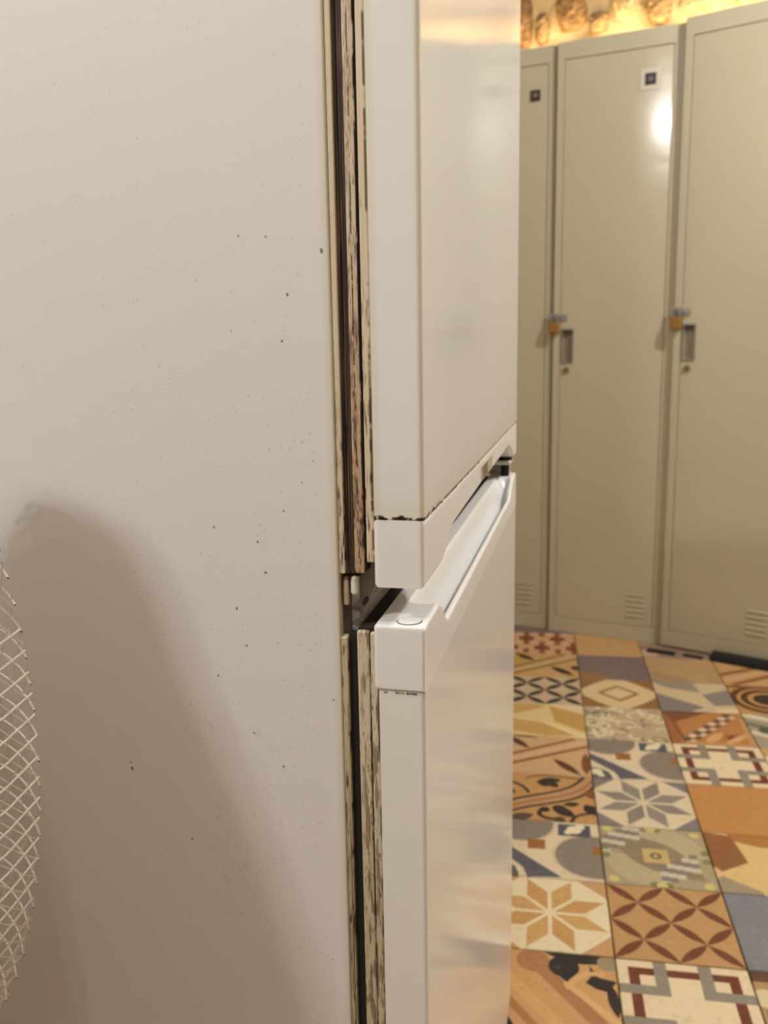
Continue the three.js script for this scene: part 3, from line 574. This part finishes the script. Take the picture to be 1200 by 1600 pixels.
    const q = new THREE.BufferGeometry(); q.setAttribute('position', new THREE.Float32BufferAttribute(pos, 3)); q.setIndex(idx); q.computeVertexNormals();
    planarUV(q, (x, y, z) => z, (x, y) => y);
    const trim = part('handle_trim', q, M.trim, fridge, 'cream white plastic trim on the lower door with a scooped grip');
    const cap = mergeGeometries([new THREE.CylinderGeometry(0.0068, 0.0069, 0.0007, 40).translate(-0.0105, yTop + 0.0002, -0.0088)]);
    const capM = part('screw_cap', cap, M.trimCap, trim, 'round plastic screw cap');
    part('screw_cap_gap', new THREE.TorusGeometry(0.0071, 0.00022, 8, 48).rotateX(Math.PI / 2).translate(-0.0105, yTop + 0.0001, -0.0088), M.blackGrime, trim);
    const under = []; const Q = rng(15); for (let x = -0.024; x < -0.001; x += 0.0009) if (vnoise(x * 700, 3, 5) > 0.3) under.push(new THREE.IcosahedronGeometry(0.00025 + 0.00028 * Q(), 1).toNonIndexed().translate(x, 0.7674 - 0.0002 * Q(), 0.0002));
    const m = part('seam_grime', mergeGeometries(under), M.blackGrime, fridge); m.userData.kind = 'stuff';
  }
}

// ---------------------------------------------------------------- lockers
// own axes: x along the front from its left edge, y up, +z out of the front
const LH = 1.833, LD = 0.45;
const plateTex = (() => {
  const c = document.createElement('canvas'); c.width = c.height = 64; const g = c.getContext('2d');
  g.fillStyle = '#2b211c'; g.fillRect(0, 0, 64, 64); g.fillStyle = '#7d706c'; g.fillRect(18, 18, 28, 26); g.fillStyle = '#655955'; g.fillRect(26, 24, 12, 6); g.fillRect(26, 34, 12, 5);
  const t = new THREE.CanvasTexture(c); t.colorSpace = THREE.SRGBColorSpace; t.magFilter = THREE.LinearFilter; return t;
})();
const plateMat = mat({ map: plateTex, roughness: 0.5 }), stickerMat = mat({ color: 0xcdc4b0, roughness: 0.3 });
function addLocker(label, at, yaw, { plate, sticker, hasp, seed, wide = 0 }) {
  const LW = 0.36 + wide;
  const t = thing('locker', label, 'locker', at, -yaw, undefined);
  const s = 0.0195, top = 0.047, bot = 0.047, f = 0.018;
  const hole = (sh, x0, x1, y0, y1) => { const h = new THREE.Path(); h.moveTo(x0, y0); h.lineTo(x0, y1); h.lineTo(x1, y1); h.lineTo(x1, y0); h.closePath(); sh.holes.push(h); return sh; };
  const rectShape = (x0, x1, y0, y1) => { const q = new THREE.Shape(); q.moveTo(x0, y0); q.lineTo(x1, y0); q.lineTo(x1, y1); q.lineTo(x0, y1); q.closePath(); return q; };
  const e = 0.0012;
  const face = new THREE.ExtrudeGeometry(hole(rectShape(e, LW - e, e, LH - e), s + e, LW - s - wide - e, bot + e, LH - top - e), { depth: f - e, bevelEnabled: true, bevelSize: e, bevelThickness: e, bevelSegments: 2 }).translate(0, 0, -f);
  const carcass = mergeGeometries([box(0, LW, 0, LH, -LD, -f - 0.012).toNonIndexed(), box(0, 0.003, 0, LH, -f - 0.012, -f + 0.004).toNonIndexed(), box(LW - 0.003, LW, 0, LH, -f - 0.012, -f + 0.004).toNonIndexed(), box(0, LW, LH - 0.003, LH, -f - 0.012, -f + 0.004).toNonIndexed(), face.index ? face.toNonIndexed() : face]);
  part('carcass', carcass, M.locker, t);
  const gap = 0.004, dx0 = s + gap, dx1 = LW - s - wide - gap, dy0 = bot + gap, dy1 = LH - top - gap;
  const hx = 0.046, hw = 0.0165, hy0 = 0.892, hy1 = 0.992;
  const dg = new THREE.ExtrudeGeometry(hole(rectShape(dx0 + e, dx1 - e, dy0 + e, dy1 - e), hx - hw, hx + hw, hy0, hy1), { depth: 0.012 - e, bevelEnabled: true, bevelSize: e, bevelThickness: e, bevelSegments: 2 }).translate(0, 0, -0.0135);
  planarUV(dg, (x) => x * 1.6 + seed * 0.37, (x, y) => y * 0.9 + seed * 0.21);
  const door = part('door', dg, M.lockerDoor, t);
  part('handle', mergeGeometries([box(hx - hw, hx + hw, hy0, hy1, -0.0128, -0.0112), ...[[hx - hw - 0.003, hx - hw + 0.001, hy0 - 0.003, hy1 + 0.003], [hx + hw - 0.001, hx + hw + 0.003, hy0 - 0.003, hy1 + 0.003], [hx - hw, hx + hw, hy0 - 0.003, hy0 + 0.001], [hx - hw, hx + hw, hy1 - 0.001, hy1 + 0.003]].map(([a, b, c, d]) => box(a, b, c, d, -0.006, 0.0018))]), M.chrome, door, 'recessed grey metal pull');
  part('handle_lip', box(hx - hw + 0.001, hx + hw - 0.001, hy1 - 0.014, hy1 - 0.001, -0.0112, -0.003), M.zincDark, door, 'dark upper lip of the pull');
  part('lock', mergeGeometries([new THREE.CylinderGeometry(0.0095, 0.0105, 0.006, 20).rotateX(Math.PI / 2).translate(hx - 0.002, 0.866, 0.001), new THREE.BoxGeometry(0.002, 0.008, 0.002).translate(hx - 0.002, 0.866, 0.0042)].map((q) => q.toNonIndexed())), M.dullBrass, door, 'round key lock');
  for (let k = 0; k < 5; k++) part('louver', new THREE.CapsuleGeometry(0.0035, 0.052, 4, 8).rotateZ(Math.PI / 2).scale(1, 1, 0.9).translate(0.282, 0.082 + k * 0.0175, -0.0012), M.lockerDoor, door);
  if (plate) {
    if (sticker) part('sticker', box(plate - 0.028, plate + 0.030, LH - 0.166, LH - 0.106, -0.0012, 0.0002), stickerMat, door, 'pale sticker behind the number plate');
    part('number_plate', box(plate - 0.0155, plate + 0.0155, LH - 0.152, LH - 0.12, -0.0012, 0.0012, 0.0004), plateMat, door, 'small black square number plate');
  }
  if (hasp !== undefined) {
    part('hasp', mergeGeometries([box(hasp - 0.018, hasp + 0.010, 1.016, 1.044, -0.001, 0.0026, 0.0008), box(hasp + 0.010, hasp + 0.042, 1.020, 1.040, -0.001, 0.0030, 0.0008), new THREE.TorusGeometry(0.0075, 0.002, 8, 16).rotateY(Math.PI / 2).translate(hasp + 0.004, 1.030, 0.0045), new THREE.CylinderGeometry(0.004, 0.004, 0.024, 10).translate(hasp + 0.012, 1.03, 0.003)].map((q) => q.toNonIndexed())), M.zinc, t, 'zinc hasp and staple');
    part('hasp_bolt', new THREE.SphereGeometry(0.0055, 12, 8).scale(1, 1, 0.6).translate(hasp + 0.022, 1.031, 0.004), M.chrome, t);
  }
  return t;
}
function addPadlock(label, at, yaw, x) {   // hangs in the staple of the hasp
  const t = thing('padlock', label, 'padlock', [at[0], at[1], at[2]], -yaw, undefined);
  const o = new THREE.Vector3(x, 0.980, 0.012).applyAxisAngle(new THREE.Vector3(0, 1, 0), -yaw);
  t.position.add(o);
  part('body', new RoundedBoxGeometry(0.034, 0.036, 0.014, 4, 0.005).translate(0, 0.018, 0), M.brass, t);
  const c = new THREE.CatmullRomCurve3([[-0.009, 0.034, 0], [-0.009, 0.046, 0], [-0.0065, 0.053, 0], [0, 0.0557, 0], [0.0065, 0.053, 0], [0.009, 0.046, 0], [0.009, 0.034, 0]].map((p) => new THREE.Vector3(...p)));
  part('shackle', new THREE.TubeGeometry(c, 24, 0.0024, 8), M.chrome, t, 'steel shackle');
}
const L2 = { at: [0.5453, 0, -2.8689], yaw: 0.445 }, L3 = { at: [0.8697, 0.006, -2.6917], yaw: 0.6205 };
const L1 = { at: [0.544 - 0.36 * Math.cos(0.445), 0, -2.882 - 0.36 * Math.sin(0.445)], yaw: 0.445 };
addLocker('beige steel locker mostly hidden behind the fridge, its small number plate in view', L1.at, L1.yaw, { plate: 0.297, seed: 1 });
addLocker('beige steel locker in the middle, with the glare and the pale sticker', L2.at, L2.yaw, { plate: 0.274, sticker: true, hasp: 0.002, seed: 2, wide: 0.011 });
addLocker('beige steel locker running out of the right edge, with the black strip at its foot', L3.at, L3.yaw, { plate: 0.31, hasp: 0.006, seed: 3 });
addPadlock('brass padlock hanging from the hasp of the middle locker with the glare', L2.at, L2.yaw, 0.006);
addPadlock('brass padlock hanging from the hasp of the locker at the right edge', L3.at, L3.yaw, 0.010);
{
  // black rubber strip pushed against the foot of the right locker
  const t = thing('rubber_strip', 'black rubber strip lying on the tiles along the foot of the right locker', 'rubber strip', [L3.at[0] + 0.168 * 0.814 - 0.008 * 0.581, 0, L3.at[2] + 0.168 * 0.581 + 0.008 * 0.814], -0.6205);
  const s = new THREE.Shape([[0, 0], [-0.041, 0], [-0.038, 0.012], [-0.03, 0.018], [-0.008, 0.021]].reverse().map((p) => new THREE.Vector2(...p)));
  part('strip', new THREE.ExtrudeGeometry(s, { depth: 0.55, bevelEnabled: true, bevelSize: 0.002, bevelThickness: 0.002, bevelSegments: 2 }).rotateY(Math.PI / 2), M.blackRubber, t);
  const w1 = part(numbered('shim'), new RoundedBoxGeometry(0.085, 0.006, 0.028, 2, 0.002).translate(0, 0.003, 0), M.blackRubber, scene);
  w1.position.set(0.853, 0, -2.632); w1.rotation.y = -0.5; w1.userData = { label: 'dark flat shim on the tiles in front of the joint between two lockers', category: 'shim' };
  const w2 = part(numbered('shim'), new RoundedBoxGeometry(0.06, 0.005, 0.018, 2, 0.002).translate(0, 0.0025, 0), M.blackRubber, scene);
  w2.position.set(0.938, 0, -2.588); w2.rotation.y = -0.6; w2.userData = { label: 'thin dark shim on the tiles just left of the black rubber strip', category: 'shim' };
}

// ---------------------------------------------------------------- white wire guard at the left edge
{
  const c = [-0.266, 0.758, -0.458], R = 0.073, H = 0.2, D = 0.05;
  const t = thing('wire_guard', 'white square-mesh wire guard bulging in at the left edge before the fridge side', 'wire guard', [c[0], 0, c[2]], 0);
  const rad = (v) => R * Math.sqrt(Math.max(0.02, 1 - (v / H) * (v / H)));
  const wire = (pts, r) => part('wire', new THREE.TubeGeometry(new THREE.CatmullRomCurve3(pts), pts.length * 2, r, 5), M.whiteWire, t);
  const span = 0.94 * H;
  // two shallow shells that meet in an edge at the right and the left
  const at = (x, v, side) => { const r = rad(v), q = Math.min(1, Math.abs(x) / r); return new THREE.Vector3(Math.max(-r, Math.min(r, x)), c[1] + v, side * D * Math.sqrt(r / R) * (1 - Math.pow(q, 2.4))); };
  for (const side of [1, -1]) {
    for (let e = -span - 0.16; e < span + 0.02; e += side > 0 ? 0.0122 : 0.0150) {   // broad wires climbing to the right
      const pts = [], m = side > 0 ? 0.45 - 0.65 * Math.max(-1, e / H) : -0.2, re = rad(Math.max(-span, Math.min(span, e)));
      for (let k = 0; k <= 24; k++) { const x = -R + (re + R) * k / 24, v = e + m * (x - re) + 0.004 * Math.max(0, (x - re + 0.012) / 0.012) * (side > 0 ? 1 : 0); if (Math.abs(v) < span && Math.abs(x) <= rad(v) + 0.0005) pts.push(at(x, v, side)); }
      if (pts.length > 2) wire(pts, 0.00072);
    }
    for (let u = -0.34; u < 0.34; u += side > 0 ? 0.0078 : 0.0135) {                // thin wires falling to the right
      const pts = [];
      for (let v = -span; v <= span + 1e-6; v += span / 30) { const x = u - v / (1.9 * side); if (Math.abs(x) <= rad(v)) pts.push(at(x, v, side * 0.985)); }
      if (pts.length > 2) wire(pts, 0.00040);
    }
  }
  part('rim', new THREE.TorusGeometry(rad(span), 0.002, 8, 40).rotateX(Math.PI / 2).translate(0, c[1] + span, 0), M.whiteWire, t);
  part('rim', new THREE.TorusGeometry(rad(span), 0.002, 8, 40).rotateX(Math.PI / 2).translate(0, c[1] - span, 0), M.yellowBand, t, 'yellow lower rim');
  part('stand', mergeGeometries([new THREE.CylinderGeometry(0.008, 0.008, c[1] - span, 14).translate(0, (c[1] - span) / 2, 0), new THREE.CylinderGeometry(0.06, 0.068, 0.02, 32).translate(0, 0.01, 0), new THREE.CylinderGeometry(rad(span), rad(span) * 0.8, 0.004, 28).translate(0, c[1] - span - 0.001, 0)]), M.steel, t);
}

// ---------------------------------------------------------------- board on end left of the frame: its shadow lies on the fridge side
{
  const inv = (v) => v.clone().sub(new THREE.Vector3(FR.x, 0, FR.z)).applyAxisAngle(new THREE.Vector3(0, 1, 0), -FR.yaw);
  const l0 = inv(new THREE.Vector3(lampSpots[0].at[0], 2.41, lampSpots[0].at[2]));
  const dz = 0.27, frac = dz / l0.z;
  const A = lampSpots[0].at, bulb = new THREE.Vector3(A[0], 2.41, A[2]);
  const edge = [[-0.2465, 0.845], [-0.2215, 0.866], [-0.195, 0.853], [-0.1785, 0.849], [-0.17, 0.838], [-0.1555, 0.789], [-0.135, 0.735], [-0.115, 0.679], [-0.096, 0.615], [-0.08, 0.549]];   // shadow outline on the side panel
  const l = inv(bulb);
  const pts = edge.map(([x, y]) => new THREE.Vector2(x + 0.006 + (l.x - x) * frac, y + (l.y - y) * frac));
  const last = pts[pts.length - 1], first = pts[0];
  const s = new THREE.Shape();
  s.moveTo(first.x - 0.12, first.y - 0.2); s.quadraticCurveTo(first.x - 0.07, first.y - 0.05, first.x, first.y);
  s.splineThru(pts.slice(1)); s.lineTo(last.x + 0.02, last.y - 0.25); s.lineTo(last.x + 0.02, 0.02); s.lineTo(first.x - 0.12, 0.02); s.closePath();
  const o = toWorld(0, 0, dz);
  const t = thing('ironing_board', 'grey covered ironing board standing on end, casting its shadow on the fridge side', 'ironing board', [o.x, 0, o.z], FR.yaw);
  part('board', new THREE.ExtrudeGeometry(s, { depth: 0.016, bevelEnabled: true, bevelSize: 0.003, bevelThickness: 0.003, bevelSegments: 2 }).translate(0, 0, -0.003), M.greyFabric, t);
  part('foot', box(first.x - 0.14, last.x + 0.04, 0, 0.02, -0.04, 0.055, 0.004), M.steel, t);
}

// ---------------------------------------------------------------- lamps
lampSpots.forEach(({ at, power, colour, drop }, i) => {
  const t = thing('ceiling_lamp', ['white twin-bulb pendant lamp hanging low left of the camera', 'white twin-bulb ceiling lamp over the right side of the room before the lockers', 'white twin-bulb ceiling lamp right over the camera'][i], 'lamp', at);
  part('base', new THREE.CylinderGeometry(0.09, 0.1, 0.03, 40).translate(0, -0.015, 0), M.plaster, t);
  for (const k of [0, 1]) {
    const x = 0.085 * k, y = -drop - 0.03 * k;
    part('stem', new THREE.CylinderGeometry(0.007, 0.007, -y - 0.03 - 0.03, 12).translate(x, (y - 0.03 + 0.06) / 2 - 0.015, 0), M.steel, t);
    const glow = new THREE.MeshStandardMaterial({ color: 0xffffff, emissive: new THREE.Color().setRGB(...colour), emissiveIntensity: 25, roughness: 0.5 });
    const b = part('bulb', new THREE.SphereGeometry(0.03, 24, 16).translate(x, y, 0), glow, t);
    const L = new THREE.PointLight(new THREE.Color().setRGB(...colour), power, 0, 2);
    L.position.set(x, y, 0); L.castShadow = true; L.shadow.radius = 1.4; L.name = 'bulb_light';
    t.add(L);
  }
});
{
  const u0 = -1.36, u1 = 1.2, y = 1.865, mid = (u0 + u1) / 2, c = wallPoint(mid, y, 0.1);
  const t = thing('light_strip', 'warm uplight strip fixed to the stone wall behind the locker tops', 'light strip', [c.x, c.y, c.z], -Math.PI / 6);
  part('channel', box(-(u1 - u0) / 2, (u1 - u0) / 2, -0.012, 0, -0.1, 0.012), M.steel, t);
  part('glow', box(-(u1 - u0) / 2, (u1 - u0) / 2, 0, 0.002, -0.008, 0.008), new THREE.MeshStandardMaterial({ color: 0xffffff, emissive: new THREE.Color().setRGB(...STRIP_COLOUR), emissiveIntensity: 6 }), t);
  const L = new THREE.RectAreaLight(new THREE.Color().setRGB(...STRIP_COLOUR), STRIP_POWER, u1 - u0, 0.016);
  L.position.set(0, 0.004, 0); L.rotation.x = Math.PI / 2; L.name = 'strip_light';
  t.add(L);
}
scene.traverse((o) => { if (o.isMesh) o.castShadow = o.receiveShadow = true; });
renderer.render(scene, camera);
